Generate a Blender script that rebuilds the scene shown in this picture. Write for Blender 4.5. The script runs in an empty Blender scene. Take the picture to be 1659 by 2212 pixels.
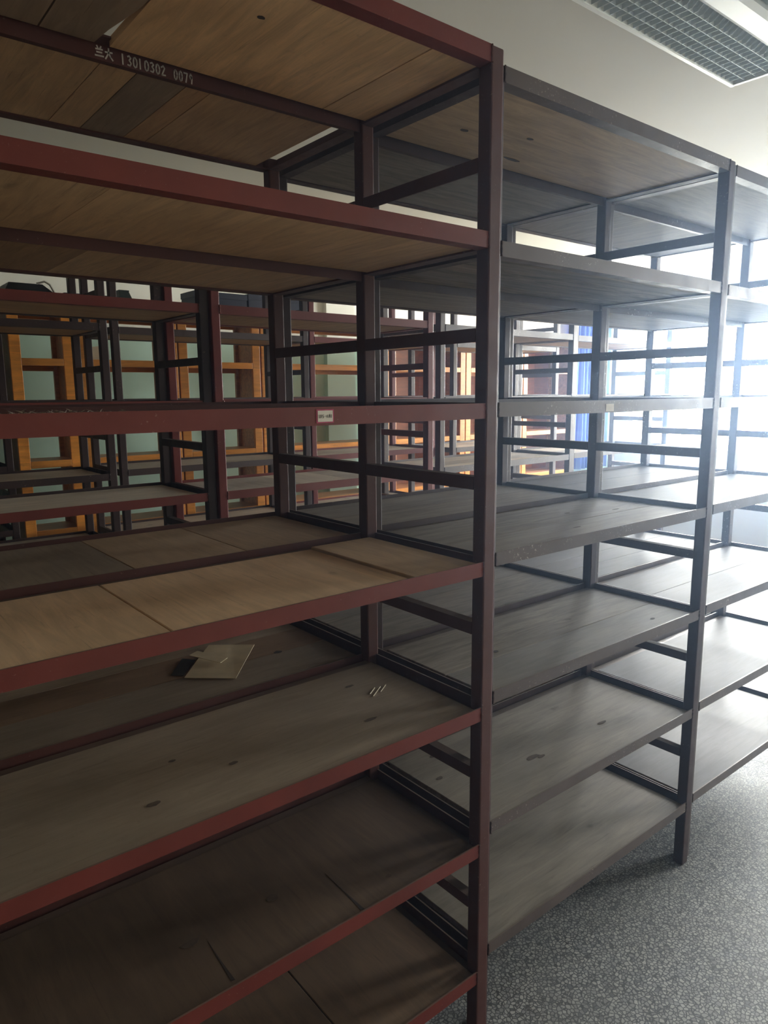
import bpy, bmesh, math, random
from mathutils import Vector, Matrix
random.seed(7)
SC = bpy.context.scene
COL = SC.collection

# ------------------------------------------------------------------ camera
F_PX, YAW, PITCH, ROLL, ZC = 1536.53, 0.6810767, 0.1666325, -0.0076691, 1.710337
def cam_axes():
    cy, sy, cp, sp = math.cos(YAW), math.sin(YAW), math.cos(PITCH), math.sin(PITCH)
    f = Vector((sy*cp, cy*cp, -sp)); r = Vector((cy, -sy, 0)); u = r.cross(f)
    cr, sr = math.cos(ROLL), math.sin(ROLL)
    return f, r*cr+u*sr, u*cr-r*sr
f_, r_, u_ = cam_axes()
cd = bpy.data.cameras.new('camera'); cam = bpy.data.objects.new('camera', cd); COL.objects.link(cam)
cam.matrix_world = Matrix(((r_.x, u_.x, -f_.x, 0), (r_.y, u_.y, -f_.y, 0), (r_.z, u_.z, -f_.z, ZC), (0, 0, 0, 1)))
cd.sensor_fit = 'HORIZONTAL'; cd.sensor_width = 36.0; cd.lens = F_PX*36.0/1659.0
cd.clip_start = 0.02; cd.clip_end = 200
SC.camera = cam

# ------------------------------------------------------------------ world, exposure
w = bpy.data.worlds.new('overcast_sky'); SC.world = w; w.use_nodes = True
bg = w.node_tree.nodes['Background']; bg.inputs[0].default_value = (0.96, 0.97, 1.0, 1); bg.inputs[1].default_value = 15.0
wn = w.node_tree; tcw = wn.nodes.new('ShaderNodeTexCoord'); sxw = wn.nodes.new('ShaderNodeSeparateXYZ'); rw = wn.nodes.new('ShaderNodeValToRGB')
wn.links.new(tcw.outputs['Generated'], sxw.inputs[0]); wn.links.new(sxw.outputs[2], rw.inputs[0]); wn.links.new(rw.outputs[0], bg.inputs[0])
rw.color_ramp.elements[0].position = 0.0; rw.color_ramp.elements[0].color = (0.40, 0.40, 0.38, 1)     # pale paving below the horizon
rw.color_ramp.elements[1].position = 0.02; rw.color_ramp.elements[1].color = (0.96, 0.97, 1.0, 1)
vs = SC.view_settings
vs.view_transform = 'Standard'; vs.look = 'None'; vs.gamma = 1.0; vs.use_curve_mapping = False
vs.exposure = 2.42
SC.cycles.max_bounces = 9; SC.cycles.diffuse_bounces = 5; SC.cycles.glossy_bounces = 4
SC.cycles.transparent_max_bounces = 12
SC.cycles.sample_clamp_indirect = 8.0

# room extents
XW0, XW1, YW0, YW1, ZCEIL = -2.6, 8.0, -2.2, 5.2, 3.0
WIN = [(2.95, 5.05), (0.75, 2.75), (-1.35, -0.15)]       # window openings on the right wall (y ranges)
WZ0, WZ1 = 1.05, 2.86
for i, (a, b) in enumerate(WIN):                        # sky portals in the window openings
    L = bpy.data.lights.new('window_portal', 'AREA'); L.shape = 'RECTANGLE'; L.size = b-a; L.size_y = WZ1-WZ0
    L.cycles.is_portal = True
    o = bpy.data.objects.new('window_portal', L); COL.objects.link(o)
    o.location = (XW1+0.10, (a+b)/2, (WZ0+WZ1)/2); o.rotation_euler = (math.pi/2, 0, math.pi/2)
WINF = []          # openings on the wall behind the camera (x ranges)
WINL = []                                    # opening on the left wall (y range)
for (a, b) in WINF+WINL:
    L = bpy.data.lights.new('window_portal', 'AREA'); L.shape = 'RECTANGLE'; L.size = b-a; L.size_y = WZ1-WZ0
    L.cycles.is_portal = True
    o = bpy.data.objects.new('window_portal', L); COL.objects.link(o)
    if (a, b) in WINF: o.location = ((a+b)/2, YW0-0.10, (WZ0+WZ1)/2); o.rotation_euler = (math.pi/2, 0, 0)
    else: o.location = (XW0-0.10, (a+b)/2, (WZ0+WZ1)/2); o.rotation_euler = (math.pi/2, 0, -math.pi/2)

# ------------------------------------------------------------------ materials
def lin(c):
    return tuple(((v/255)/12.92 if v/255 <= 0.04045 else ((v/255+0.055)/1.055)**2.4) for v in c)+(1,)
class NT:
    def __init__(s, name):
        s.m = bpy.data.materials.new(name); s.m.use_nodes = True; s.t = s.m.node_tree
        s.b = s.t.nodes['Principled BSDF']
    def n(s, typ, **kw):
        nd = s.t.nodes.new(typ)
        for k, v in kw.items():
            if k.startswith('_'): nd.inputs[k[1:].replace('_', ' ')].default_value = v
            else: setattr(nd, k, v)
        return nd
    def l(s, a, b): s.t.links.new(a, b)
    def noise(s, vec, scale, detail=4, rough=0.55):
        nd = s.n('ShaderNodeTexNoise'); nd.inputs['Scale'].default_value = scale
        nd.inputs['Detail'].default_value = detail; nd.inputs['Roughness'].default_value = rough
        if vec is not None: s.l(vec, nd.inputs['Vector'])
        return nd.outputs['Fac']
    def ramp(s, fac, stops, interp='LINEAR'):
        nd = s.n('ShaderNodeValToRGB'); nd.color_ramp.interpolation = interp
        e = nd.color_ramp.elements
        while len(e) < len(stops): e.new(0.5)
        for i, (p, c) in enumerate(stops):
            e[i].position = p; e[i].color = c if len(c) == 4 else tuple(c)+(1,)
        s.l(fac, nd.inputs['Fac']); return nd.outputs['Color']
    def mix(s, fac, a, b, mode='MIX'):
        nd = s.n('ShaderNodeMix', data_type='RGBA', blend_type=mode)
        for sock, v in ((nd.inputs[0], fac), (nd.inputs[6], a), (nd.inputs[7], b)):
            if hasattr(v, 'links'): s.l(v, sock)
            else: sock.default_value = v
        return nd.outputs[2]
    def math(s, op, a, b=0.0):
        nd = s.n('ShaderNodeMath', operation=op)
        for i, v in enumerate((a, b)):
            if hasattr(v, 'links'): s.l(v, nd.inputs[i])
            else: nd.inputs[i].default_value = v
        return nd.outputs[0]
    def bump(s, h, strength=0.3, dist=0.002):
        nd = s.n('ShaderNodeBump'); nd.inputs['Strength'].default_value = strength; nd.inputs['Distance'].default_value = dist
        s.l(h, nd.inputs['Height']); s.l(nd.outputs[0], s.b.inputs['Normal'])
    def objvec(s, scale=(1, 1, 1), rnd=True):
        tc = s.n('ShaderNodeTexCoord'); mp = s.n('ShaderNodeMapping'); mp.inputs['Scale'].default_value = scale
        s.l(tc.outputs['Object'], mp.inputs['Vector'])
        if rnd:
            oi = s.n('ShaderNodeObjectInfo')
            c = s.n('ShaderNodeCombineXYZ'); s.l(s.math('MULTIPLY', oi.outputs['Random'], 37.0), c.inputs[0])
            s.l(s.math('MULTIPLY', oi.outputs['Random'], 91.0), c.inputs[1])
            s.l(c.outputs[0], mp.inputs['Location'])
        return mp.outputs[0]
    def upmask(s):
        g = s.n('ShaderNodeNewGeometry'); sp = s.n('ShaderNodeSeparateXYZ'); s.l(g.outputs['Normal'], sp.inputs[0])
        return sp.outputs[2]
    def world(s, scale=(1, 1, 1)):
        g = s.n('ShaderNodeNewGeometry'); mp = s.n('ShaderNodeMapping'); mp.inputs['Scale'].default_value = scale
        s.l(g.outputs['Position'], mp.inputs['Vector']); return mp.outputs[0]

ZERO4 = (0, 0, 0, 1); ONE4 = (1, 1, 1, 1)
def paint(name, rgb, rough=0.38, chips=0.0, var=0.25):
    t = NT(name); c = lin(rgb); v = t.objvec()
    d = tuple(x*(1-var) for x in c[:3])+(1,)
    col = t.mix(t.ramp(t.noise(v, 6, 5), [(0.35, ZERO4), (0.7, ONE4)]), c, d)
    # settled dust on upward faces
    up = t.math('MULTIPLY', t.math('GREATER_THAN', t.upmask(), 0.7), 0.55)
    col = t.mix(up, col, lin((128, 116, 104)))
    if chips:
        ch = t.ramp(t.noise(v, 140, 3, 0.7), [(0.66-chips*0.05, ZERO4), (0.70, ONE4)])
        msk = t.ramp(t.noise(v, 5, 3), [(0.5, ZERO4), (0.62, ONE4)])
        f = t.math('MULTIPLY', ch, t.math('MULTIPLY', msk, chips))
        col = t.mix(f, col, lin((190, 180, 170)))
    t.b.inputs['Specular IOR Level'].default_value = 0.35
    t.l(col, t.b.inputs['Base Color'])
    t.l(t.ramp(t.noise(v, 18, 3), [(0.3, (rough*0.8,)*3), (0.7, (rough*1.25,)*3)]), t.b.inputs['Roughness'])
    t.bump(t.noise(v, 90, 4), 0.18, 0.001)
    return t.m
def wood(name, top, under, rough=0.6, streak=0.22, knots=0.6):
    t = NT(name); v = t.objvec((1, 1, 1)); vs_ = t.objvec((1.1, 9, 9)); vk = t.objvec((2.2, 5.5, 5.5))
    gn = t.n('ShaderNodeTexNoise'); gn.inputs['Scale'].default_value = 4.0; gn.inputs['Detail'].default_value = 7; gn.inputs['Roughness'].default_value = 0.66; gn.inputs['Distortion'].default_value = 0.9
    t.l(vs_, gn.inputs['Vector']); grain = gn.outputs['Fac']
    fine = t.noise(t.objvec((5, 120, 120)), 3, 3, 0.6)
    blot = t.noise(v, 3.2, 4, 0.5)
    kn = t.n('ShaderNodeTexVoronoi', feature='F1'); kn.inputs['Scale'].default_value = 1.15; t.l(vk, kn.inputs['Vector'])
    kd = t.math('ADD', kn.outputs['Distance'], t.math('MULTIPLY', t.noise(v, 22, 4), 0.22))
    knot = t.ramp(kd, [(0.11, ONE4), (0.19, ZERO4)])
    lines = t.ramp(t.noise(t.objvec((1.6, 42, 42)), 3.2, 5, 0.7), [(0.30, ONE4), (0.40, ZERO4)])
    scuff = t.ramp(t.noise(t.objvec((9, 9, 9)), 5, 6, 0.75), [(0.60, ZERO4), (0.72, ONE4)])
    def shade(rgb, amt):
        c = lin(rgb); hi = tuple(min(1, x*1.18) for x in c[:3])+(1,); lo = tuple(x*(1-amt) for x in c[:3])+(1,)
        a = t.mix(t.ramp(grain, [(0.35, ZERO4), (0.65, ONE4)]), lo, hi)
        a = t.mix(t.math('MULTIPLY', t.ramp(fine, [(0.45, ZERO4), (0.8, ONE4)]), 0.3), a, lo)
        return a
    un = shade(under, streak); tp = shade(top, streak*0.45)
    dirt = t.ramp(blot, [(0.42, ZERO4), (0.75, ONE4)])
    dk = lin((60, 46, 36))
    tp = t.mix(t.math('MULTIPLY', lines, 0.30+streak*0.3), tp, dk); un = t.mix(t.math('MULTIPLY', lines, 0.35+streak*0.4), un, dk)
    tp = t.mix(t.math('MULTIPLY', scuff, 0.22), tp, dk); un = t.mix(t.math('MULTIPLY', scuff, 0.25), un, dk)
    tp = t.mix(t.math('MULTIPLY', dirt, 0.45), tp, tuple(x*0.55 for x in lin(top)[:3])+(1,))
    un = t.mix(t.math('MULTIPLY', dirt, 0.35), un, tuple(x*0.6 for x in lin(under)[:3])+(1,))
    up = t.math('GREATER_THAN', t.upmask(), 0.3)
    col = t.mix(up, un, tp)
    oi = t.n('ShaderNodeObjectInfo')
    tint = t.ramp(oi.outputs['Random'], [(0.0, (0.78, 0.76, 0.74)), (0.35, (0.95, 0.95, 0.95)), (0.7, (1.05, 1.02, 0.98)), (1.0, (1.18, 1.14, 1.08))])
    col = t.mix(1.0, col, tint, 'MULTIPLY')
    col = t.mix(t.math('MULTIPLY', knot, knots), col, lin((52, 38, 28)))
    t.l(col, t.b.inputs['Base Color'])
    t.b.inputs['Roughness'].default_value = rough; t.b.inputs['Specular IOR Level'].default_value = 0.35
    t.bump(t.math('ADD', grain, t.math('MULTIPLY', fine, 0.4)), 0.16, 0.0012)
    return t.m
def plain(name, rgb, rough=0.6, nscale=8, var=0.1, metallic=0.0, bump=0.1, spec=0.5):
    t = NT(name); c = lin(rgb); v = t.objvec(rnd=False)
    col = t.mix(t.ramp(t.noise(v, nscale, 4), [(0.3, ZERO4), (0.7, ONE4)]), c, tuple(x*(1-var) for x in c[:3])+(1,))
    t.l(col, t.b.inputs['Base Color']); t.b.inputs['Roughness'].default_value = rough
    t.b.inputs['Metallic'].default_value = metallic; t.b.inputs['Specular IOR Level'].default_value = spec
    if bump: t.bump(t.noise(v, nscale*6, 3), bump, 0.002)
    return t.m

P_RED = paint('oxide_red_paint', (110, 44, 35), 0.5, 0.25)
P_MAR = paint('maroon_brown_paint', (62, 43, 41), 0.52, 0.4)
P_PST = paint('oxide_brown_post_paint', (84, 48, 42), 0.55, 0.3)
P_DRK = paint('dark_brown_paint', (58, 40, 36), 0.52, 0.5)
P_GRY = paint('scuffed_grey_brown_paint', (92, 80, 76), 0.40, 1.0)
P_RD2 = paint('bright_red_paint', (112, 42, 36), 0.45, 0.5)
W_TAN = wood('tan_pine_board', (202, 176, 146), (204, 168, 128))
W_PALE = wood('pale_pine_board', (172, 148, 118), (170, 146, 116), knots=0.9)
W_GREY = wood('weathered_grey_board', (148, 134, 118), (146, 126, 106), knots=0.8)
W_BRN = wood('brown_pine_board', (134, 110, 88), (178, 142, 104))
W_DST = wood('dusty_grey_board', (134, 128, 120), (130, 120, 108), streak=0.45)
W_LGT = wood('light_dusty_board', (206, 198, 186), (176, 144, 108), streak=0.3)
W_SAW = wood('rough_sawn_board', (138, 130, 119), (132, 117, 102), streak=0.85, knots=0.9)
W_DIM = wood('dimmed_grey_board', (86, 84, 86), (118, 110, 102), streak=0.4)  # board colour darkened to offset strong window light on the right-hand unit
W_LOW = wood('shade_darkened_board', (112, 94, 78), (120, 100, 80), streak=0.4)  # shade of the lowest shelves put into the board colour
M_WELD = plain('weld_metal', (150, 140, 135), 0.25, 60, 0.4, 0.6, 0.5)
M_KNOT = plain('dark_knot', (52, 38, 30), 0.8, 30, 0.3)
M_ORANGE = wood('orange_varnished_wood', (226, 152, 70), (226, 152, 70), 0.32, 0.25, 0.1)
M_PANEL = wood('brown_plywood_panel', (190, 144, 104), (190, 144, 104), 0.45, 0.35, 0.2)
M_DOOR = wood('orange_brown_board', (176, 104, 62), (176, 104, 62), 0.4, 0.2, 0.0)
M_WHITE = plain('white_wall_paint', (206, 203, 192), 0.7, 3, 0.05)
M_DADO = plain('dull_grey_green_wall_paint', (98, 98, 90), 0.7, 3, 0.1)
M_CEIL = plain('ceiling_plaster', (196, 192, 182), 0.8, 2, 0.05)
M_FRAME = plain('white_window_frame', (225, 228, 228), 0.4, 10, 0.05)
M_BLACK = plain('black_plastic', (26, 30, 32), 0.45, 10, 0.2)
M_NAVY = plain('navy_card', (52, 58, 82), 0.55, 10, 0.2)
M_GREENBOX = plain('dark_green_card', (46, 60, 52), 0.55, 10, 0.25)
M_CABLE = plain('grey_cable', (190, 190, 184), 0.5, 20, 0.1)
M_PAPER = plain('cream_paper', (222, 212, 190), 0.7, 20, 0.1)
M_KRAFT = plain('faded_kraft_card', (216, 198, 164), 0.75, 16, 0.25)
M_CHALK = plain('white_chalk', (196, 190, 184), 0.9, 60, 0.3)
M_INK = plain('black_ink', (50, 46, 46), 0.6, 30, 0.1)
M_STICK = plain('sticker_paper', (214, 206, 192), 0.6, 30, 0.05)
M_PINK = plain('crimson_sticker_border', (168, 44, 84), 0.5, 30, 0.1)
M_SCAR = plain('rough_knot_scar', (92, 76, 62), 0.85, 60, 0.45)
M_DIRT = plain('grey_lint', (150, 138, 128), 0.95, 60, 0.4)
M_SILVER = plain('silver_louver', (206, 214, 218), 0.45, 12, 0.05, 0.0)
M_LAMPW = plain('white_enamel', (228, 230, 228), 0.3, 12, 0.03)
M_TUBE = plain('frosted_tube', (236, 238, 236), 0.25, 12, 0.02)

def teal_wall():
    t = NT('teal_gloss_wall_paint'); v = t.world()
    c = t.mix(t.ramp(t.noise(v, 1.2, 3), [(0.3, ZERO4), (0.7, ONE4)]), lin((206, 240, 228)), lin((196, 232, 220)))
    sp = t.n('ShaderNodeSeparateXYZ'); g = t.n('ShaderNodeNewGeometry'); t.l(g.outputs['Position'], sp.inputs[0])
    up = t.math('GREATER_THAN', sp.outputs[2], 2.14)
    c = t.mix(up, c, lin((238, 240, 232)))
    t.l(c, t.b.inputs['Base Color']); t.b.inputs['Roughness'].default_value = 0.33
    t.bump(t.noise(v, 2.5, 2), 0.25, 0.02)
    return t.m
M_TEAL = teal_wall()
def terrazzo():
    t = NT('terrazzo'); v = t.world()
    wv = t.n('ShaderNodeVectorMath', operation='ADD'); nz = t.n('ShaderNodeTexNoise'); nz.inputs['Scale'].default_value = 60
    t.l(v, nz.inputs['Vector']); sc_ = t.n('ShaderNodeVectorMath', operation='SCALE'); t.l(nz.outputs['Color'], sc_.inputs[0]); sc_.inputs['Scale'].default_value = 0.008
    t.l(v, wv.inputs[0]); t.l(sc_.outputs[0], wv.inputs[1])
    e = t.n('ShaderNodeTexVoronoi', feature='DISTANCE_TO_EDGE'); e.inputs['Scale'].default_value = 88; t.l(wv.outputs[0], e.inputs['Vector'])
    cc = t.n('ShaderNodeTexVoronoi', feature='F1'); cc.inputs['Scale'].default_value = 88; t.l(wv.outputs[0], cc.inputs['Vector'])
    sp = t.n('ShaderNodeSeparateXYZ'); t.l(cc.outputs['Color'], sp.inputs[0])
    chip = t.ramp(sp.outputs[0], [(0.0, lin((104, 108, 110))), (0.12, lin((134, 138, 140))), (1.0, lin((170, 173, 173)))])
    col = t.mix(t.ramp(e.outputs['Distance'], [(0.06, ZERO4), (0.16, ONE4)]), lin((82, 84, 86)), chip)
    col = t.mix(t.math('MULTIPLY', t.ramp(t.noise(v, 1.6, 4), [(0.4, ZERO4), (0.75, ONE4)]), 0.25), col, lin((110, 106, 100)))
    t.l(col, t.b.inputs['Base Color']); t.b.inputs['Roughness'].default_value = 0.6; t.b.inputs['Specular IOR Level'].default_value = 0.35
    return t.m
M_TERR = terrazzo()
def glass():
    t = NT('window_glass'); nt = t.t; nt.nodes.remove(t.b); out = nt.nodes['Material Output']
    tr = t.n('ShaderNodeBsdfTransparent'); gl = t.n('ShaderNodeBsdfGlossy'); gl.inputs['Roughness'].default_value = 0.02
    tr.inputs[0].default_value = (0.95, 0.97, 0.97, 1)
    fr = t.n('ShaderNodeFresnel'); mx = t.n('ShaderNodeMixShader'); fr.inputs['IOR'].default_value = 1.35
    t.l(fr.outputs[0], mx.inputs[0]); t.l(tr.outputs[0], mx.inputs[1]); t.l(gl.outputs[0], mx.inputs[2]); t.l(mx.outputs[0], out.inputs[0])
    return t.m
M_GLASS = glass()
def curtain_mat():
    t = NT('blue_curtain_cloth'); v = t.objvec((1, 14, 0.3), False)
    c = t.mix(t.ramp(t.noise(v, 2, 3), [(0.35, ZERO4), (0.65, ONE4)]), lin((120, 170, 236)), lin((58, 98, 210)))
    t.l(c, t.b.inputs['Base Color']); t.b.inputs['Roughness'].default_value = 0.8
    tl = t.n('ShaderNodeBsdfTranslucent'); t.l(c, tl.inputs[0]); mx = t.n('ShaderNodeMixShader'); mx.inputs[0].default_value = 0.5
    t.l(t.b.outputs[0], mx.inputs[1]); t.l(tl.outputs[0], mx.inputs[2]); t.l(mx.outputs[0], t.t.nodes['Material Output'].inputs[0])
    return t.m
M_CURT = curtain_mat()

# ------------------------------------------------------------------ mesh helpers
def link(o, parent=None):
    COL.objects.link(o)
    if parent is not None: o.parent = parent
    return o
def mesh_obj(name, verts, faces, mat, parent=None, loc=(0, 0, 0), rz=0.0):
    me = bpy.data.meshes.new(name); me.from_pydata([tuple(v) for v in verts], [], faces); me.update()
    bm = bmesh.new(); bm.from_mesh(me); bmesh.ops.recalc_face_normals(bm, faces=bm.faces); bm.to_mesh(me); bm.free()
    me.materials.append(mat)
    o = bpy.data.objects.new(name, me); o.location = loc; o.rotation_euler = (0, 0, rz)
    return link(o, parent)
BOXF = [(0, 1, 3, 2), (4, 6, 7, 5), (0, 4, 5, 1), (2, 3, 7, 6), (0, 2, 6, 4), (1, 5, 7, 3)]
def boxes(bs):
    V = []; Fc = []
    for (x0, x1, y0, y1, z0, z1) in bs:
        k = len(V)
        V += [(x, y, z) for x in (x0, x1) for y in (y0, y1) for z in (z0, z1)]
        Fc += [tuple(k+i for i in f) for f in BOXF]
    return V, Fc
def box_obj(name, bs, mat, parent=None, loc=(0, 0, 0), bevel=0.0, rz=0.0):
    V, Fc = boxes(bs); o = mesh_obj(name, V, Fc, mat, parent, loc, rz)
    if bevel:
        bm = bmesh.new(); bm.from_mesh(o.data)
        bmesh.ops.bevel(bm, geom=bm.edges[:], offset=bevel, segments=2, profile=0.5, affect='EDGES', clamp_overlap=True)
        bm.to_mesh(o.data); bm.free()
    return o
def empty(name, loc, label, cat, group=None, rz=0.0):
    o = bpy.data.objects.new(name, None); o.empty_display_size = 0.1; o.location = loc; o.rotation_euler = (0, 0, rz)
    o['label'] = label; o['category'] = cat
    if group: o['group'] = group
    return link(o)
def tag(o, label, cat, group=None):
    o['label'] = label; o['category'] = cat
    if group: o['group'] = group
    return o
def structure(o): o['kind'] = 'structure'; return o
def prism(profile, axis, a, b):
    """profile: list of 2D points; axis 'x' -> (y,z) profile extruded along x, 'y' -> (x,z) along y."""
    n = len(profile); V = []
    for t in (a, b):
        for (p, q) in profile: V.append((t, p, q) if axis == 'x' else (p, t, q))
    Fc = [tuple(range(n)), tuple(range(n, 2*n))] + [(i, (i+1) % n, n+(i+1) % n, n+i) for i in range(n)]
    return V, Fc
_cache = {}
def shared(key, build, name, mat, parent, loc):
    k = (key, mat.name)
    if k not in _cache:
        V, Fc = build(); o = mesh_obj(name, V, Fc, mat, parent, loc); _cache[k] = o.data; return o
    o = bpy.data.objects.new(name, _cache[k]); o.location = loc; return link(o, parent)

# ------------------------------------------------------------------ room
structure(box_obj('floor', [(XW0, XW1, YW0, YW1, -0.12, -0.01)], M_TERR))
fl = bpy.data.objects['floor']
gx = [XW0, -1.715+0.0, -0.715, 0.285, 1.285, 2.285, 3.285, 4.285, 5.285, 6.285, 7.285, XW1]
gy = [YW0, YW1]
for i in range(len(gx)-1):
    for j in range(len(gy)-1):
        W_, H_ = gx[i+1]-gx[i], gy[j+1]-gy[j]
        g = 0.0008
        def bld(W_=W_, H_=H_): return boxes([(g, W_-g, g, H_-g, -0.012, 0.0)])
        shared(('slab', round(W_, 3), round(H_, 3)), bld, 'floor_slab', M_TERR, fl, (gx[i], gy[j], 0))
structure(box_obj('ceiling', [(XW0, XW1, YW0, YW1, ZCEIL, ZCEIL+0.15)], M_CEIL))
def wall_pieces(u0, u1, wins):
    """(u0,u1,z0,z1) pieces of a wall with window openings"""
    out = []; prev = u0
    for a, b in sorted(wins):
        out.append((prev, a, 0, ZCEIL)); prev = b
        out += [(a, b, 0, WZ0), (a, b, WZ1, ZCEIL)]
    out.append((prev, u1, 0, ZCEIL)); return out
structure(box_obj('wall_back', [(XW0-0.15, XW1+0.2, YW1, YW1+0.15, -0.12, ZCEIL+0.15), (3.56, 3.86, YW1-0.05, YW1, 0, ZCEIL)], M_TEAL))
structure(box_obj('wall_right', [(XW1, XW1+0.2, a, b, c, d) for a, b, c, d in wall_pieces(YW0, YW1, WIN)], M_WHITE))
structure(box_obj('wall_left', [(XW0-0.2, XW0, a, b, c, d) for a, b, c, d in wall_pieces(YW0, YW1, WINL)], M_DADO))
structure(box_obj('wall_front', [(a, b, YW0-0.2, YW0, c, d) for a, b, c, d in wall_pieces(XW0, XW1, WINF)], M_WHITE))
def build_window(i, a, b, side):
    """window built in (u = along wall, v = outward, z)"""
    def bb(u0, u1, v0, v1, z0, z1):
        if side == 'right': return (XW1+v0, XW1+v1, u0, u1, z0, z1)
        if side == 'left': return (XW0-v1, XW0-v0, u0, u1, z0, z1)
        return (u0, u1, YW0-v1, YW0-v0, z0, z1)
    fr = structure(box_obj('window_%d' % i, [bb(a, a+0.05, .06, .12, WZ0, WZ1), bb(b-0.05, b, .06, .12, WZ0, WZ1),
        bb(a+0.05, b-0.05, .06, .12, WZ0, WZ0+0.05), bb(a+0.05, b-0.05, .06, .12, WZ1-0.05, WZ1)], M_FRAME))
    nn = 3 if b-a > 1 else 1; wd = (b-a-0.10)/nn; zt = 2.18
    for k in range(1, nn):
        box_obj('mullion', [bb(a+0.05+k*wd-0.02, a+0.05+k*wd+0.02, .065, .115, WZ0+0.05, WZ1-0.05)], M_FRAME, fr)
    box_obj('transom', [bb(a+0.05, b-0.05, .067, .113, zt, zt+0.05)], M_FRAME, fr)
    for k in range(nn):
        for (z0, z1) in ((WZ0+0.05, zt), (zt+0.05, WZ1-0.05)):
            box_obj('pane', [bb(a+0.05+k*wd+0.02, a+0.05+(k+1)*wd-0.02, .088, .092, z0, z1)], M_GLASS, fr)
    box_obj('window_sill', [bb(a-0.04, b+0.04, -.10, .06, WZ0-0.035, WZ0)], M_FRAME, fr)
i = 1
for side, ws in (('right', WIN), ('front', WINF), ('left', WINL)):
    for a, b in ws: build_window(i, a, b, side); i += 1
structure(box_obj('baseboard_back', [(XW0, XW1, YW1-0.02, YW1, 0, 0.12)], M_BLACK))

# ------------------------------------------------------------------ shelving
PW, RH, T = 0.037, 0.034, 0.004
ZL = [2.411, 2.047, 1.685, 1.324, 0.968, 0.609, 0.251]        # shelf levels, top of rails
RUNG = [2.187, 1.834, 1.503, 1.156, 0.788, 0.430]
def L_profile(sign):          # vertical leg outside, flange inward at the bottom (sign: inward direction)
    s = sign
    return [(0, 0), (0, -RH), (s*RH, -RH), (s*RH, -RH+T), (s*T, -RH+T), (s*T, 0)]
def H_profile(sign):          # flange on top, vertical leg hanging on the far side
    return [(0, -0.016), (0, -0.049), (-T*sign, -0.049), (-T*sign, -0.016-T), (-0.040*sign, -0.016-T), (-0.040*sign, -0.016)]
def plank(parent, x0, x1, y0, y1, zt, th, axis, mat, tilt=0.0):
    cx, cy = (x0+x1)/2, (y0+y1)/2
    lx, ly = ((x1-x0), (y1-y0)) if axis == 'x' else ((y1-y0), (x1-x0))
    hx, hy, ht = lx/2, ly/2, th/2
    j = lambda s: random.uniform(-s, s)
    c = 0.0018
    V = [(-hx, -hy, -ht), (hx, -hy, -ht), (hx, hy, -ht), (-hx, hy, -ht),
         (-hx, -hy, ht-c), (hx, -hy, ht-c), (hx, hy, ht-c), (-hx, hy, ht-c),
         (-hx+c, -hy+c, ht), (hx-c, -hy+c, ht), (hx-c, hy-c, ht), (-hx+c, hy-c, ht)]
    Fc = [(0, 1, 2, 3), (0, 1, 5, 4), (1, 2, 6, 5), (2, 3, 7, 6), (3, 0, 4, 7), (4, 5, 9, 8), (5, 6, 10, 9), (6, 7, 11, 10), (7, 4, 8, 11), (8, 9, 10, 11)]
    o = mesh_obj('plank', V, Fc, mat, parent, (cx, cy, zt-ht))
    o.rotation_euler = (tilt if axis == 'x' else 0, 0, 0 if axis == 'x' else math.pi/2)
    return o
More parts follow.
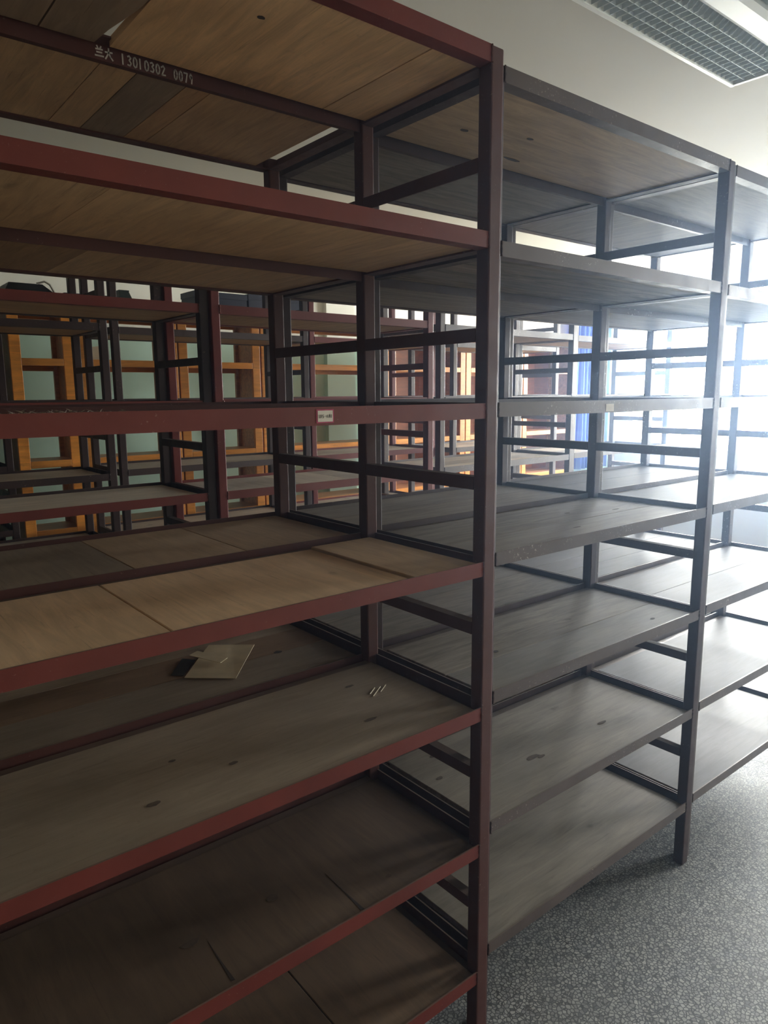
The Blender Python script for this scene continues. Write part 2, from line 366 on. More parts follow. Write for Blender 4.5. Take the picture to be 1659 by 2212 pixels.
def unit(name, label, x0, x1, yf, bays, posts_m, rails_m, boards, rz=0.0, dz=0.0, top=True, left_rungs=False, weld=False, depth=0.439, beads=True, group=None):
    """x0,x1: inner faces of the end posts; yf front plane; boards: dict[(bay,level)] -> list of (x0,x1,y0,y1,axis,mat,dz)"""
    ox = x0-PW
    e = empty(name, (ox, yf, 0), label, 'shelving unit', group or 'open metal shelving units in rows', rz)
    L = x1-x0
    ypos = [i*(depth+(0.024 if False else 0)) for i in range(bays+1)]
    if bays == 2: ypos = [0, 0.439, 0.902]
    H = ZL[0]+dz
    for y in ypos:
        for x in (0, PW+L):
            def bp():
                V, Fc = boxes([(0, PW, 0, PW, 0, H)]); return V, Fc
            k = ('post', round(H, 4))
            if (k, posts_m.name) not in _cache:
                o = box_obj('post', [(0, PW, 0, PW, 0, H)], posts_m, e, (x, y, 0), bevel=0.0035); _cache[(k, posts_m.name)] = o.data
            else:
                o = bpy.data.objects.new('post', _cache[(k, posts_m.name)]); o.location = (x, y, 0); link(o, e)
    for li, z in enumerate(ZL):
        z = z+dz
        for b in range(bays):
            ya, yb = ypos[b], ypos[b+1]+PW
            mid_back = (bays == 2 and b == 0); mid_front = (bays == 2 and b == 1)
            # front rail
            yfr = ya if not mid_front else ya+0.026
            shared(('rf', round(L, 4)), lambda: prism(L_profile(1), 'x', 0, L), 'rail', posts_m if mid_front else rails_m, e, (PW, yfr, z))
            # back rail
            if mid_back:
                shared(('rm', round(L, 4)), lambda: prism(H_profile(1), 'x', 0, L), 'rail', posts_m, e, (PW, yb-0.024, z))
            else:
                shared(('rb', round(L, 4)), lambda: prism(L_profile(-1), 'x', 0, L), 'rail', posts_m, e, (PW, yb, z))
            # end rails
            y0e, y1e = ya+PW, ypos[b+1]
            D = y1e-y0e
            shared(('re0', round(D, 4)), lambda: prism(L_profile(1), 'y', 0, D), 'end_rail', posts_m, e, (0.004, y0e, z))
            shared(('re1', round(D, 4)), lambda: prism(L_profile(-1), 'y', 0, D), 'end_rail', posts_m, e, (2*PW+L-0.004, y0e, z))
            if li < 6:
                zr = RUNG[li]+dz
                for xx in ([PW+L] if not left_rungs else [PW+L, PW-T]):
                    shared(('rung', round(D, 4)), lambda: boxes([(0, T, 0, D, -0.015, 0.015), (T, T+0.022, 0, D, 0.015-T, 0.015)]), 'rung', posts_m, e, (xx, y0e, zr))
            # boards
            key = (b, li+1)
            spec = boards.get(key, boards.get((b, 0), None))
            if spec == []: continue
            zt = z-RH+T+0.018
            yb0, yb1 = (0.006, 0.424) if b == 0 else (0.498, 0.902+PW-0.008)
            if bays == 1: yb1 = depth+PW-0.006
            if spec is None: spec = [('y', [], [W_DST])]
            for sp in spec:
                ax, cuts, mats = sp[0], sp[1], sp[2]
                lim = sp[3] if len(sp) > 3 else (0.0, 1.0)
                gap = sp[4] if len(sp) > 4 else 0.0008
                raised = sp[5] if len(sp) > 5 else {}
                if ax == 'y':   # planks run front to back, cuts are x positions (unit local, from inner post face)
                    xs = [PW+0.001+lim[0]]+[PW+c for c in cuts]+[PW+L-0.001-(1-lim[1])]
                    for i in range(len(xs)-1):
                        if mats[i % len(mats)] == 'outline':      # crooked plank that leaves a wedge-shaped slit beside it
                            a_, b_ = xs[i]+gap/2, xs[i+1]-gap/2
                            pts = [(a_, yb0), (b_, yb0), (b_, 0.235), (b_-0.005, 0.27), (b_-0.011, 0.31), (b_-0.020, 0.36), (b_-0.026, yb1), (a_, yb1)]
                            n_ = len(pts); mx_, my_ = (a_+b_)/2, (yb0+yb1)/2
                            V = [(-(p[1]-my_)*-1, -(p[0]-mx_), z_) for z_ in (-0.009, 0.009) for p in pts]
                            o = mesh_obj('plank', V, [tuple(range(n_)), tuple(range(n_, 2*n_))]+[(q, (q+1) % n_, n_+(q+1) % n_, n_+q) for q in range(n_)], W_GREY, e, (mx_, my_, zt-0.009), math.pi/2)
                            continue
                        plank(e, xs[i]+gap/2, xs[i+1]-gap/2, yb0, yb1, zt+raised.get(i, 0), 0.018, 'y', mats[i % len(mats)])
                else:           # planks run along the shelf, cuts are fractions of depth
                    yy = [yb0]+[yb0+(yb1-yb0)*c for c in cuts]+[yb1]
                    for i in range(len(yy)-1):
                        plank(e, PW+0.001, PW+L-0.001, yy[i]+gap/2, yy[i+1]-gap/2, zt+raised.get(i, 0), 0.018, 'x', mats[i % len(mats)])
        if weld:
            for (x, yv) in ((PW, -0.001), (PW+L, -0.001)):
                def wb():
                    V = []; n = 7
                    for i in range(n):
                        zz = -RH*i/(n-1); rr = 0.0022+0.0012*math.sin(i*2.3)
                        for k in range(5):
                            a = 2*math.pi*k/5; V.append((rr*math.cos(a), rr*math.sin(a)*0.7, zz))
                    Fc = [(i*5+k, i*5+(k+1) % 5, (i+1)*5+(k+1) % 5, (i+1)*5+k) for i in range(n-1) for k in range(5)]
                    Fc += [tuple(range(5)), tuple((n-1)*5+k for k in range(5))]
                    return V, Fc
                shared(('weld',), wb, 'weld_bead', posts_m, e, (x, yv, z))
    return e

def rb(seed, n=(1, 3), mats=None, ax=None):
    """random planking for the units whose boards are hardly visible"""
    rr = random.Random(seed); d = {}
    mats = mats or [W_DST, W_GREY, W_SAW, W_TAN]
    for b in (0, 1):
        for l in range(1, 8):
            a = ax or rr.choice('xxy'); k = rr.randint(*n)
            cuts = [(i+1)/(k+1)+rr.uniform(-0.06, 0.06) for i in range(k)]
            if a == 'y': cuts = [c*1.05 for c in cuts]
            d[(b, l)] = [(a, cuts, [rr.choice(mats) for _ in range(k+1)])]
    return d

# --- the near double-sided unit (x measured from its inner left post face at X=0.095)
AX = 0.095
def ax(*v): return [x-AX for x in v]
bA = rb(11, (0, 2))
bA[(0, 1)] = [('y', ax(0.418, 0.546, 1.050), [W_GREY, 'outline', W_TAN, W_TAN], (0, 1), 0.0035)]
bA[(1, 1)] = [('y', ax(0.36, 0.556, 0.632, 0.742, 0.80), [W_TAN, W_TAN, W_TAN, W_GREY, W_BRN, W_TAN], (0, 0.957), 0.002)]
bA[(0, 2)] = [('y', ax(0.40,), [W_TAN, W_TAN])]
bA[(1, 2)] = [('y', ax(0.52, 0.645, 0.71, 0.93), [W_BRN, W_TAN, W_TAN, W_TAN, W_TAN])]
bA[(0, 3)] = [('x', [], [W_TAN])]
bA[(1, 3)] = [('x', [0.5], [W_GREY, W_DST])]
bA[(0, 4)] = [('y', ax(0.45, 0.985), [W_TAN, W_TAN, W_PALE], (0, 1), 0.002, {2: 0.006})]
bA[(1, 4)] = [('y', ax(0.56, 0.85), [W_GREY, W_TAN, W_TAN])]
bA[(0, 5)] = [('x', [], [W_GREY])]
bA[(1, 5)] = [('x', [0.38, 0.72], [W_GREY, W_BRN, W_GREY])]
bA[(0, 6)] = [('y', [], [W_LOW])]
bA[(0, 7)] = [('y', ax(0.817,), [W_LOW, W_LOW], (0, 1), 0.0025)]
bA[(1, 6)] = [('x', [0.5], [W_GREY, W_BRN])]
uA = unit('shelving_unit', 'nearest double-sided shelving unit with oxide red front rails and a pink-edged sticker', AX, 1.180, 1.093, 2, P_PST, P_RED, bA, weld=True)
# --- middle unit
bB = rb(12, (1, 3), [W_DST, W_SAW, W_GREY])
bB[(0, 1)] = [('x', [], [W_PALE])]
bB[(1, 1)] = [('x', [], [W_DST])]
bB[(0, 2)] = [('x', [0.16, 0.3, 0.48, 0.62, 0.8], [W_SAW, W_DST, W_SAW])]
bB[(1, 2)] = [('x', [0.5], [W_DST])]
bB[(0, 3)] = [('x', [], [W_DST])]
bB[(0, 4)] = [('x', [0.42], [W_DST, W_SAW])]
bB[(1, 4)] = [('x', [0.5], [W_SAW, W_DST])]
bB[(0, 5)] = [('x', [0.40], [W_DST, W_SAW])]
bB[(1, 5)] = [('x', [0.6], [W_SAW, W_DST])]
bB[(0, 6)] = [('x', [], [W_DST])]
bB[(0, 7)] = [('x', [], [W_DST])]
uB = unit('shelving_unit', 'middle double-sided shelving unit with grey brown rails and dusty boards', 1.274, 2.310, 1.141, 2, P_MAR, P_GRY, bB, weld=True)
bC = rb(13, (0, 2), [W_DIM])
for l in (1, 2, 3, 5, 6, 7): bC[(0, l)] = [('x', [] if l != 5 else [0.5], [W_DIM])]
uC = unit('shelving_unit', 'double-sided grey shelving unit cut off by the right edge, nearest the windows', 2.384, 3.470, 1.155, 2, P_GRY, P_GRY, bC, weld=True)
# --- second row
uD = unit('shelving_unit', 'red shelving unit in the second row at the far left, seen through the nearest unit', 0.120, 1.214, 2.600, 1, P_DRK, P_RED, rb(21, (0, 1), [W_LGT], 'x'), weld=True)
uE = unit('shelving_unit', 'bright red shelving unit of the second row, its end post left of the sticker', 1.294, 2.380, 2.590, 1, P_RD2, P_RED, rb(22, (2, 4), [W_LGT], 'y'), weld=True)
uH = unit('shelving_unit', 'scuffed grey shelving unit of the second row seen through the middle unit', 2.565, 3.665, 2.660, 1, P_GRY, P_GRY, rb(23, (1, 2), [W_LGT], 'x'), weld=True, rz=0.03)
uI = unit('shelving_unit', 'dark shelving unit of the second row standing against the bright windows', 3.765, 4.850, 2.730, 1, P_GRY, P_GRY, rb(24, (1, 2), [W_LGT], 'x'))
# --- third row
uF = unit('shelving_unit', 'dark brown shelving unit of the third row before the left orange bookcase', 0.070, 1.152, 3.570, 1, P_DRK, P_DRK, rb(31, (0, 1), [W_LGT], 'x'), weld=True)
uG = unit('shelving_unit', 'dark brown shelving unit of the third row before the bookcases with navy boxes on top', 1.290, 2.385, 3.700, 1, P_DRK, P_DRK, rb(32, (0, 1), [W_LGT], 'x'), weld=True)
uK = unit('shelving_unit', 'red shelving unit of the third row before the bare teal wall panel', 2.468, 3.440, 3.700, 1, P_RD2, P_RD2, rb(33, (0, 1), [W_LGT], 'x'), weld=True)
uM = unit('shelving_unit', 'pale scuffed shelving unit of the third row before the orange brown cabinets', 3.545, 4.630, 3.560, 1, P_GRY, P_GRY, rb(34, (0, 1), [W_LGT], 'x'), weld=True)

uX = unit('shelving_unit', 'dark shelving unit at the far left against the teal wall, beside the orange bookcase', -0.20, 0.845, 4.330, 1, P_DRK, P_DRK, rb(41, (0, 1), [W_GREY], 'x'), depth=0.40)

# ------------------------------------------------------------------ wooden bookcases along the back wall
def bookcase(label, x0, x1, y0=4.35, dep=0.29, back=False, H=2.215, mid=None, mats=(M_ORANGE, M_PANEL), group=None):
    e = empty('bookcase', (x0, y0, 0), label, 'bookcase', group or 'wooden bookcases along the back wall')
    Wd = x1-x0; S = 0.058
    fm, pm = mats
    for x in (0, Wd-S): box_obj('stile', [(x, x+S, 0, 0.022, 0, H)], fm, e, bevel=0.003)
    for x in (0.004, Wd-S+0.004+0.032): box_obj('side_panel', [(x, x+0.018, 0.022, dep-0.022, 0.02, H-0.005)], pm, e)
    for x in (0, Wd-0.045): box_obj('back_stile', [(x, x+0.045, dep-0.022, dep, 0, H)], pm, e)
    for z in (H-0.045, 1.872, 1.43, 0.98, 0.53, 0.08):
        front = z in (H-0.045, 1.872, 0.08) or True
        zs = z
        if z == 1.43: zs = 1.300
        elif z == 0.98: zs = 0.90
        elif z == 0.53: zs = 0.50
        box_obj('front_rail', [(S, Wd-S, 0, 0.02, zs, zs+0.040)], fm, e, bevel=0.002)
        box_obj('back_rail', [(0.045, Wd-0.045, dep-0.02, dep, zs-0.022, zs+0.018)], fm, e)
        box_obj('shelf_board', [(0.030, Wd-0.030, 0.021, dep-0.022, zs+0.020, zs+0.038)], pm, e)
    if back:
        n = max(2, int(Wd/0.25))
        for k in range(n):
            box_obj('back_board', [(0.01+k*(Wd-0.02)/n+0.001, 0.01+(k+1)*(Wd-0.02)/n-0.001, dep+0.001, dep+0.011, 0.04, H)], M_DOOR, e)
    return e
g_ = None
bookcase('orange wooden open bookcase under the black machine, left of the dark posts', 0.915, 1.250)
bookcase('orange wooden open bookcase under the dark green box', 1.260, 1.870)
bookcase('orange wooden open bookcase under the navy box', 1.880, 2.455)
bookcase('wide yellow wooden bookcase in front of the glossy teal wall', 2.465, 3.590)
bookcase('brown wooden bookcase with a closed back, right of the teal wall', 3.600, 4.430, back=True)
bookcase('closed-back wooden bookcase behind the pale scuffed unit', 4.440, 5.180, back=True)
bookcase('closed-back wooden bookcase nearest the blue curtain', 5.190, 5.960, back=True)

# boxes standing on the bookcases
ZB = 2.215+0.0
t = empty('machine', (0.93, 4.38, 2.2155), 'black machine with a sloping front and a grey cable, on an orange bookcase', 'machine')
V = [(0, 0, 0), (0.30, 0, 0), (0.30, 0.2, 0), (0, 0.2, 0), (0.02, 0, 0.10), (0.19, 0, 0.10), (0.19, 0.2, 0.10), (0.02, 0.2, 0.10), (0, 0, 0.06), (0.30, 0, 0.02), (0.30, 0.2, 0.02), (0, 0.2, 0.06)]
mesh_obj('body', V, [(0, 1, 2, 3), (4, 5, 6, 7), (0, 1, 9, 5, 4, 8), (3, 2, 10, 6, 7, 11), (1, 2, 10, 9), (9, 10, 6, 5), (0, 3, 11, 8), (8, 11, 7, 4)], M_BLACK, t)
def tube(name, pts, r, mat, parent=None, loc=(0, 0, 0), n=6):
    V = []; Fc = []
    for i, p in enumerate(pts):
        p = Vector(p); a = Vector(pts[max(0, i-1)]); b = Vector(pts[min(len(pts)-1, i+1)]); d = (b-a).normalized()
        s = d.cross(Vector((0, 0, 1)));
        if s.length < 0.1: s = d.cross(Vector((0, 1, 0)))
        s.normalize(); u = s.cross(d)
        for k in range(n):
            an = 2*math.pi*k/n; V.append(tuple(p+s*(r*math.cos(an))+u*(r*math.sin(an))))
    for i in range(len(pts)-1):
        for k in range(n): Fc.append((i*n+k, i*n+(k+1) % n, (i+1)*n+(k+1) % n, (i+1)*n+k))
    Fc += [tuple(range(n)), tuple((len(pts)-1)*n+k for k in range(n))]
    return mesh_obj(name, V, Fc, mat, parent, loc)
tube('cable', [(0.16, 0.0, 0.102), (0.20, -0.01, 0.115), (0.225, -0.015, 0.10), (0.245, -0.015, 0.06), (0.262, -0.016, 0.008)], 0.006, M_CABLE, t)
tag(box_obj('storage_box', [(0, 0.30, 0, 0.2, 0, 0.062), (-0.004, 0.304, -0.004, 0.204, 0.05, 0.066)], M_BLACK, None, (1.235, 4.38, 2.2155)), 'low black box on the bookcases right of the black machine', 'box', 'boxes on top of the bookcases')
b2 = empty('storage_box', (1.545, 4.38, 2.2155), 'dark green box with a slanted end on an orange bookcase', 'box', 'boxes on top of the bookcases')
V = [(0, 0, 0), (0.10, 0, 0), (0.10, 0.2, 0), (0, 0.2, 0), (0, 0, 0.10), (0.055, 0, 0.10), (0.055, 0.2, 0.10), (0, 0.2, 0.10)]
mesh_obj('box_body', V, [(0, 1, 2, 3), (4, 5, 6, 7), (0, 1, 5, 4), (1, 2, 6, 5), (2, 3, 7, 6), (3, 0, 4, 7)], M_GREENBOX, b2)
box_obj('box_lid', [(-0.003, 0.057, -0.003, 0.203, 0.10, 0.106)], M_GREENBOX, b2)
b3 = empty('storage_box', (2.02, 4.385, 2.2155), 'long navy box on the bookcases, left one of the navy pair', 'box', 'boxes on top of the bookcases')
box_obj('box_body', [(0, 0.37, 0, 0.2, 0, 0.135)], M_NAVY, b3); box_obj('box_lid', [(-0.004, 0.374, -0.004, 0.204, 0.105, 0.141)], M_NAVY, b3)
b4 = empty('storage_box', (2.405, 4.385, 2.2155), 'long navy box on the bookcases, right one of the navy pair', 'box', 'boxes on top of the bookcases')
box_obj('box_body', [(0, 0.40, 0, 0.2, 0, 0.142)], M_NAVY, b4); box_obj('box_lid', [(-0.004, 0.404, -0.004, 0.204, 0.112, 0.149)], M_NAVY, b4)
bk = empty('carton', (1.345, 4.42, 1.9125), 'small open cream carton on the bookcase shelf behind the dark posts', 'box')
mesh_obj('box_body', [(0, 0, 0), (0.12, 0, 0), (0.12, 0.1, 0), (0, 0.1, 0), (0.03, 0, 0.075), (0.12, 0, 0.09), (0.12, 0.1, 0.09), (0.03, 0.1, 0.075)], [(0, 1, 2, 3), (4, 5, 6, 7), (0, 1, 5, 4), (1, 2, 6, 5), (2, 3, 7, 6), (3, 0, 4, 7)], M_PAPER, bk)
mesh_obj('box_flap', [(0, -0.002, 0.0), (0.03, -0.002, 0.078), (-0.03, -0.002, 0.03), (-0.045, -0.002, 0.0)], [(0, 1, 2, 3)], M_KRAFT, bk)

# curtain
V = []; Fc = []; ny, nz = 72, 10
for j in range(nz+1):
    for i in range(ny+1):
        q_ = i/ny; zz = j/nz
        V.append((-0.36+0.72*q_+0.05*(1-zz)*(q_-0.5), 0.035*math.sin(q_*46)+0.015*math.sin(q_*17+zz*2), -2.0+1.95*zz))
for j in range(nz):
    for i in range(ny): a = j*(ny+1)+i; Fc.append((a, a+1, a+ny+2, a+ny+1))
cu = empty('curtain', (7.24, 5.06, 2.80), 'blue curtain hanging in the far corner beside the bright windows', 'curtain')
c1 = mesh_obj('curtain_cloth', V, Fc, M_CURT, cu)
for p in c1.data.polygons: p.use_smooth = True
so = c1.modifiers.new('thickness', 'SOLIDIFY'); so.thickness = 0.003
tube('curtain_rod', [(-0.5, 0, 0), (0, 0, 0), (0.5, 0, 0)], 0.012, M_FRAME, cu)
for x in (-0.45, 0.45): box_obj('rod_bracket', [(x-0.01, x+0.01, 0.0, 0.139, -0.01, 0.01)], M_FRAME, cu)

# ------------------------------------------------------------------ ceiling lamp
LX0, LX1, LY1, LYW = 1.92, 3.155, 1.579, 0.60
ZLb = 2.95
lp = empty('ceiling_lamp', (2.54, 1.28, ZCEIL), 'fluorescent ceiling lamp with silver louvers and a white spine', 'ceiling lamp')
off = (-2.54, -1.28, -ZCEIL)
Y0 = LY1-LYW; R_ = 0.020
box_obj('lamp_frame', [(LX0, LX1, LY1-R_, LY1, ZLb, ZCEIL-0.001), (LX0, LX1, Y0, Y0+R_, ZLb, ZCEIL-0.001), (LX0, LX0+R_, Y0+R_, LY1-R_, ZLb, ZCEIL-0.001), (LX1-R_, LX1, Y0+R_, LY1-R_, ZLb, ZCEIL-0.001)], M_LAMPW, lp, off, bevel=0.003)
box_obj('reflector', [(LX0+R_, LX1-R_, Y0+R_, LY1-R_, ZCEIL-0.004, ZCEIL-0.001)], M_SILVER, lp, off)
sp0, sp1 = Y0+LYW/2-0.055, Y0+LYW/2+0.055
V, Fc = prism([(sp0, ZCEIL-0.006), (sp0, ZLb+0.012), (sp0+0.02, ZLb+0.001), (sp1-0.02, ZLb+0.001), (sp1, ZLb+0.012), (sp1, ZCEIL-0.006)], 'x', LX0+R_, LX1-R_)
mesh_obj('lamp_spine', V, Fc, M_LAMPW, lp, off)
for (ya, yb) in ((Y0+R_, sp0), (sp1, LY1-R_)):
    n = 34
    hi_end = sp0 if ya < sp0-0.01 and yb == sp0 else sp1
    def zb(y):      # the louver dips away from the spine
        d = abs(y-hi_end); return ZLb+0.004+max(0, 0.03-d)*0.75
    yk = ([yb-0.03, ya] if hi_end == sp0 else [ya+0.03, yb]); 
    for k in range(1, n):
        x = LX0+R_+k*(LX1-LX0-2*R_)/n
        def cb():
            P = [(hi_end, zb(hi_end)), (yk[0], zb(yk[0])), (yk[1], zb(yk[1])), (yk[1], zb(yk[1])+0.016), (yk[0], zb(yk[0])+0.016), (hi_end, min(ZCEIL-0.006, zb(hi_end)+0.016))]
            return prism(P, 'x', -0.0006, 0.0006)
        shared(('louv', hi_end), cb, 'louver_blade', M_SILVER, lp, (x+off[0], off[1], off[2]))
    for k in range(1, 5):
        y = ya+(yb-ya)*k/5
        box_obj('louver_blade', [(LX0+R_, LX1-R_, y-0.0008, y+0.0008, zb(y)+0.0005, zb(y)+0.015)], M_SILVER, lp, off)
    tube('lamp_tube', [(LX0+0.04, (ya+yb)/2, ZCEIL-0.017), (LX1-0.04, (ya+yb)/2, ZCEIL-0.017)], 0.009, M_TUBE, lp, off, n=12)

# ------------------------------------------------------------------ writing, sticker, small things
def ribbon(strokes, width):
    """strokes: lists of (u,v); returns verts (u,v) quads"""
    V = []; Fc = []
    for st in strokes:
        for (a, b) in zip(st[:-1], st[1:]):
            ax_, ay = a; bx, by = b; d = math.hypot(bx-ax_, by-ay) or 1e-6
            nx, ny_ = -(by-ay)/d*width/2, (bx-ax_)/d*width/2; ex, ey = (bx-ax_)/d*width*0.3, (by-ay)/d*width*0.3
            k = len(V); V += [(ax_-ex+nx, ay-ey+ny_), (bx+ex+nx, by+ey+ny_), (bx+ex-nx, by+ey-ny_), (ax_-ex-nx, ay-ey-ny_)]
            Fc.append((k, k+1, k+2, k+3))
    return V, Fc
O_ = [(0.1, 0.5), (0.2, 0.9), (0.5, 1), (0.8, 0.8), (0.9, 0.45), (0.75, 0.1), (0.45, 0), (0.18, 0.15), (0.1, 0.5)]
G = {'1': [[(0.45, 1), (0.5, 0)]],
     '3': [[(0.15, 0.9), (0.5, 1), (0.8, 0.8), (0.45, 0.55), (0.85, 0.3), (0.6, 0.02), (0.1, 0.08)]],
     '0': [O_], '2': [[(0.1, 0.8), (0.5, 1), (0.8, 0.75), (0.15, 0.02), (0.95, 0.05)]],
     '7': [[(0.05, 0.95), (0.9, 0.95), (0.5, 0)]], '9': [[(0.85, 0.65), (0.5, 0.45), (0.2, 0.7), (0.5, 1), (0.85, 0.75), (0.7, 0)]],
     'lan': [[(0.25, 1), (0.35, 0.8)], [(0.75, 1), (0.62, 0.8)], [(0.1, 0.68), (0.9, 0.72)], [(0.2, 0.4), (0.8, 0.42)], [(0.0, 0.06), (1.0, 0.1)]],
     'da': [[(0.05, 0.62), (0.95, 0.68)], [(0.5, 1), (0.5, 0.62), (0.05, 0.0)], [(0.5, 0.6), (0.7, 0.25), (1.0, 0.0)]],
     'n': [[(0.1, 0), (0.1, 0.9), (0.6, 0.95), (0.75, 0.2)]], '5': [[(0.8, 1), (0.25, 0.9), (0.2, 0.5), (0.7, 0.5), (0.6, 0.05), (0.2, 0.0)]],
     '-': [[(0.1, 0.5), (0.9, 0.55)]], '+': [[(0.05, 0.5), (0.95, 0.55)], [(0.5, 0.9), (0.45, 0.1)]],
     'A': [[(0.0, 0.0), (0.5, 1), (0.75, 0.0)], [(0.1, 0.42), (0.8, 0.45)]]}
def write(name, items, width, mat, parent, loc, slope=0.0):
    S = []
    for ch, x, v, wd, ht in items:
        for st in G[ch]: S.append([(x+wd*a, v+ht*b) for a, b in st])
    V2, Fc = ribbon(S, width)
    n = len(V2); V = [(a, 0, b) for a, b in V2]+[(a, 0.0006, b) for a, b in V2]
    F2 = []
    for q_ in Fc:
        F2 += [q_, tuple(n+i for i in q_)]
        for a, b in zip(q_, q_[1:]+q_[:1]): F2.append((a, b, n+b, n+a))
    return mesh_obj(name, V, F2, mat, parent, loc)
zt = 2.366; c_ = 0.0185
items = [('lan', 0.527, 2.368, 0.016, 0.019), ('da', 0.546, 2.367, 0.015, 0.020)]
x = 0.578
for ch in '13010302': items.append((ch, x, zt, 0.0095 if ch != '1' else 0.006, c_)); x += 0.0118
x = 0.688
for ch in '0079': items.append((ch, x, zt-0.001, 0.0085, c_)); x += 0.0112
ox, oy = AX-PW, 1.093
YT = 0.439+PW-0.024-T-0.0007       # front face of the hanging rail at the middle posts, unit space
w1 = write('chalk_writing', [(c, a-ox, b, d, e) for c, a, b, d, e in items], 0.0028, M_CHALK, uA, (0, YT, 0)); w1['label'] = 'white chalk writing 13010302 0079'
st = box_obj('sticker', [(0.7285-ox, 0.767-ox, -0.0008, -0.0002, 1.6555, 1.6805)], M_PINK, uA); st['label'] = 'crimson-edged white paper sticker'
box_obj('sticker_face', [(0.7312-ox, 0.7645-ox, -0.0013, -0.0008, 1.6578, 1.6782)], M_STICK, st)
items = []; x = 0.7335-ox
for ch, wd in (('1', 0.002), ('n', 0.0036), ('5', 0.0036), ('-', 0.0032), ('+', 0.0042), ('A', 0.0046), ('1', 0.002)):
    items.append((ch, x, 1.6645 if ch != 'A' else 1.665, wd, 0.0058 if x < 0.03 else 0.0065)); x += wd+0.0010
write('sticker_writing', items, 0.00045, M_INK, st, (0, -0.0020, 0))
oxB = 1.274-PW
s2 = box_obj('sticker', [(1.707-oxB, 1.744-oxB, -0.0008, -0.0002, 1.6545, 1.6745)], M_STICK, uB); s2['label'] = 'small faded white paper label'

# dark knots and holes in boards, as parts of the units
def knot(par, ox_, oy_, x, y, z, rx, ry, under=False, mat=M_KNOT):
    n = 14; rr = random.Random(x); V = []
    for k in range(n):
        a = 2*math.pi*k/n; s = rr.uniform(0.8, 1.1); V.append((rx*s*math.cos(a), ry*s*math.sin(a), 0))
    h = 0.0009; V2 = [(a, b, h) for a, b, c in V]
    Fc = [tuple(range(n)), tuple(range(n, 2*n))]+[(i, (i+1) % n, n+(i+1) % n, n+i) for i in range(n)]
    return mesh_obj('knot', V+V2, Fc, mat, par, (x-ox_, y-oy_, z-(0.0007 if under else 0.0003)))
zt5 = ZL[4]-RH+T+0.018
knot(uA, ox, oy, 1.016, 1.757, zt5, 0.013, 0.010)
knot(uB, oxB, 1.141, 1.508, 1.345, zt5, 0.011, 0.008); knot(uB, oxB, 1.141, 2.14, 1.215, zt5, 0.012, 0.006)
zu1 = ZL[0]-RH+T
knot(uA, ox, oy, 0.726, 1.237, zu1, 0.008, 0.006, True)
for (x, y, a, b) in ((1.421, 1.409, 0.014, 0.007), (1.608, 1.346, 0.012, 0.006), (1.70, 1.49, 0.035, 0.008)): knot(uB, oxB, 1.141, x, y, zu1, a, b, True)

zt6 = ZL[5]-RH+T+0.018
for pts in (((0.531, 1.245), (0.5265, 1.19), (0.5215, 1.120), (0.5285, 1.119), (0.5290, 1.18)), ((0.836, 1.262), (0.8335, 1.18), (0.828, 1.112), (0.8365, 1.110), (0.8355, 1.19))):
    n = len(pts); V = [(a-ox, b-oy, zt6-0.004) for a, b in pts]+[(a-ox, b-oy, zt6+0.0005) for a, b in pts]
    mesh_obj('crack', V, [tuple(range(n)), tuple(range(n, 2*n))]+[(i, (i+1) % n, n+(i+1) % n, n+i) for i in range(n)], M_KNOT, uA)
for (x, y, a, b) in ((1.634, 1.298, 0.030, 0.010), (1.66, 1.285, 0.016, 0.007), (1.998, 1.298, 0.022, 0.007), (1.332, 1.394, 0.012, 0.007), (1.41, 1.50, 0.02, 0.008)): knot(uB, oxB, 1.141, x, y, zt6, a, b, mat=M_SCAR)
for (x, y, a, b) in ((0.615, 1.26, 0.010, 0.006), (0.43, 1.22, 0.014, 0.008), (0.955, 1.235, 0.020, 0.006), (0.52, 1.35, 0.008, 0.005), (1.03, 1.42, 0.014, 0.005)): knot(uA, ox, oy, x, y, zt5, a, b, mat=M_SCAR)
for (x, y, a, b) in ((0.50, 1.26, 0.022, 0.010), (0.70, 1.27, 0.014, 0.012), (0.945, 1.16, 0.008, 0.005)): knot(uA, ox, oy, x, y, zt6, a, b, mat=M_SCAR)
zt4 = ZL[3]-RH+T+0.018
for (x, y, a, b) in ((1.45, 1.33, 0.016, 0.006), (1.93, 1.42, 0.014, 0.005), (1.75, 1.25, 0.02, 0.003), (2.12, 1.36, 0.02, 0.004)): knot(uB, oxB, 1.141, x, y, zt4, a, b, mat=M_SCAR)
# torn card on the lower back shelf
pc = empty('torn_card', (0.74, 1.66, zt5), 'torn cream card envelope lying on a dark lower shelf of the nearest unit', 'card')
P = [(0.721, 1.748), (0.826, 1.655), (0.982, 1.836), (0.880, 1.932)]
def quad_slab(name, pts, z0s, th, mat, par, base):
    n = len(pts)
    V = [(p[0]-base[0], p[1]-base[1], z) for p, z in zip(pts, z0s)]+[(p[0]-base[0], p[1]-base[1], z+th) for p, z in zip(pts, z0s)]
    return mesh_obj(name, V, [tuple(range(n)), tuple(range(n, 2*n))]+[(i, (i+1) % n, n+(i+1) % n, n+i) for i in range(n)], mat, par)
bs = (0.74, 1.66)
quad_slab('card_sheet', [P[0], P[1], P[2], (0.93, 1.886), P[3], (0.80, 1.84)], [0.001, 0.001, 0.008, 0.006, 0.004, 0.003], 0.0012, M_KRAFT, pc, bs)
quad_slab('card_lining', [(0.726, 1.765), (0.80, 1.85), (0.775, 1.885), (0.70, 1.79)], [0.0006, 0.002, 0.002, 0.0006], 0.0008, M_BLACK, pc, bs)
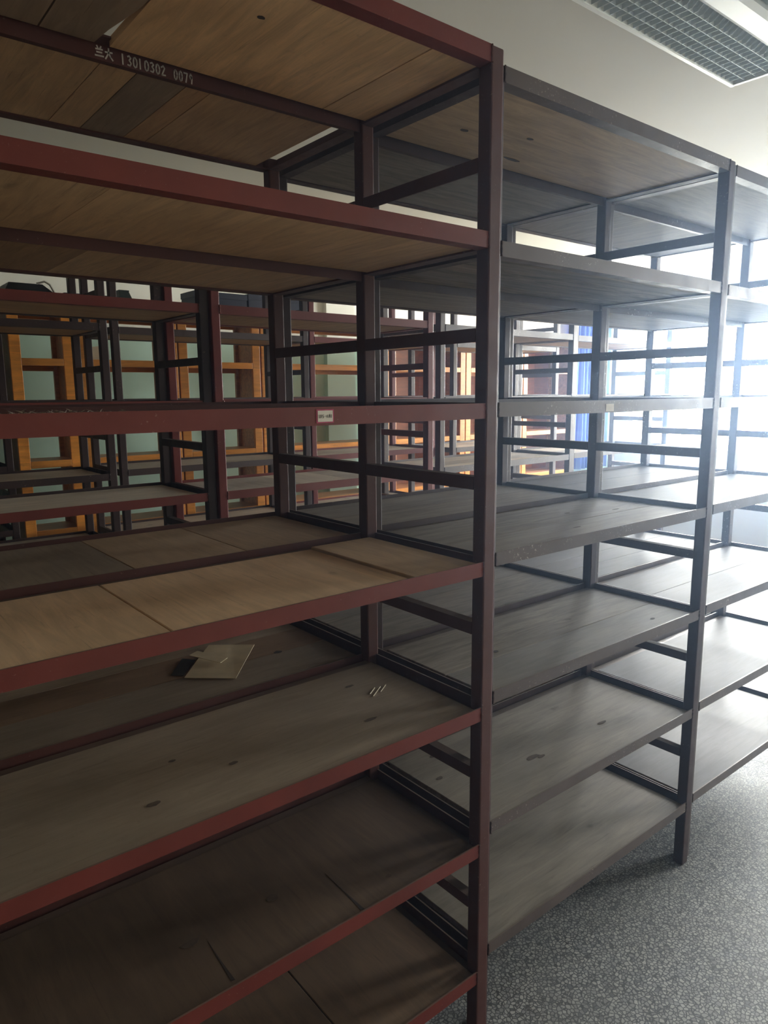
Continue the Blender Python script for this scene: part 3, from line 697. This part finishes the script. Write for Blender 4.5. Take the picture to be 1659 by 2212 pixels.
quad_slab('torn_flap', [(0.79, 1.87), (0.836, 1.765), (0.868, 1.785), (0.822, 1.885)], [0.012, 0.009, 0.010, 0.013], 0.0012, M_KRAFT, pc, bs)
# lint and paper scraps on shelf 3
rr = random.Random(5); zt3 = ZL[2]-RH+T+0.018
def lint(label, cx, cy, sx, sy, z, n, mat, hgt=0.012):
    V = []; Fc = []
    for i in range(n):
        x = cx+rr.gauss(0, sx); y = cy+rr.gauss(0, sy); L_ = rr.uniform(0.01, 0.03); a = rr.uniform(0, 6.28); h = rr.uniform(0.001, hgt)
        k = len(V); dx, dy = L_*math.cos(a), L_*math.sin(a); w_ = 0.0012
        V += [(x-w_, y, z+0.0005), (x+w_, y, z+0.0005), (x+dx, y+dy, z+h), (x+dx*0.5, y+dy*0.5+w_, z+h*0.7)]
        Fc += [(k, k+1, k+2), (k, k+2, k+3), (k, k+1, k+3), (k+1, k+2, k+3)]
    o = mesh_obj('lint', V, Fc, mat); o['kind'] = 'stuff'; o['label'] = label; o['category'] = 'lint'
    return o
lint('fluffy grey lint on the eye-level shelf of the nearest unit, far left', 0.36, 1.40, 0.05, 0.05, zt3, 160, M_DIRT)
sc1 = mesh_obj('paper_scrap', [(0, 0, 0), (0.03, 0.004, 0.001), (0.028, 0.02, 0.002), (0.002, 0.018, 0.001), (0, 0, 0.001), (0.03, 0.004, 0.002), (0.028, 0.02, 0.003), (0.002, 0.018, 0.002)],
    [(0, 1, 2, 3), (4, 5, 6, 7), (0, 1, 5, 4), (1, 2, 6, 5), (2, 3, 7, 6), (3, 0, 4, 7)], M_PAPER, None, (1.11, 1.62, zt3+0.001))
tag(sc1, 'tiny white paper scrap on the eye-level shelf above the sticker', 'paper')
sc2 = mesh_obj('straw', *boxes([(0, 0.06, 0, 0.0015, 0, 0.0015), (0.01, 0.05, 0.012, 0.0135, 0, 0.0015), (0.03, 0.075, -0.01, -0.0085, 0, 0.0015)]), M_PAPER, None, (1.04, 1.33, zt5+0.0005), 0.6)
tag(sc2, 'few pale straws lying on the dark fifth shelf near the end post', 'straw')

# ------------------------------------------------------------------ added haze volume, stands in for veiling glare around the windows
hm = bpy.data.materials.new('glare_veil'); hm.use_nodes = True; ht_ = hm.node_tree; ht_.nodes.clear()
ho = ht_.nodes.new('ShaderNodeOutputMaterial'); hv = ht_.nodes.new('ShaderNodeVolumeScatter')
hv.inputs['Density'].default_value = 0.034; hv.inputs['Anisotropy'].default_value = 0.88; hv.inputs['Color'].default_value = (0.5, 0.68, 1.0, 1)
ht_.links.new(hv.outputs[0], ho.inputs['Volume'])
hz = box_obj('haze', [(XW0+0.02, XW1-0.12, YW0+0.12, YW1-0.15, 0.002, ZLb-0.005)], hm)
hz['kind'] = 'stuff'; hz['label'] = 'thin bluish haze added for the glare that veils the room towards the windows'; hz['category'] = 'haze'
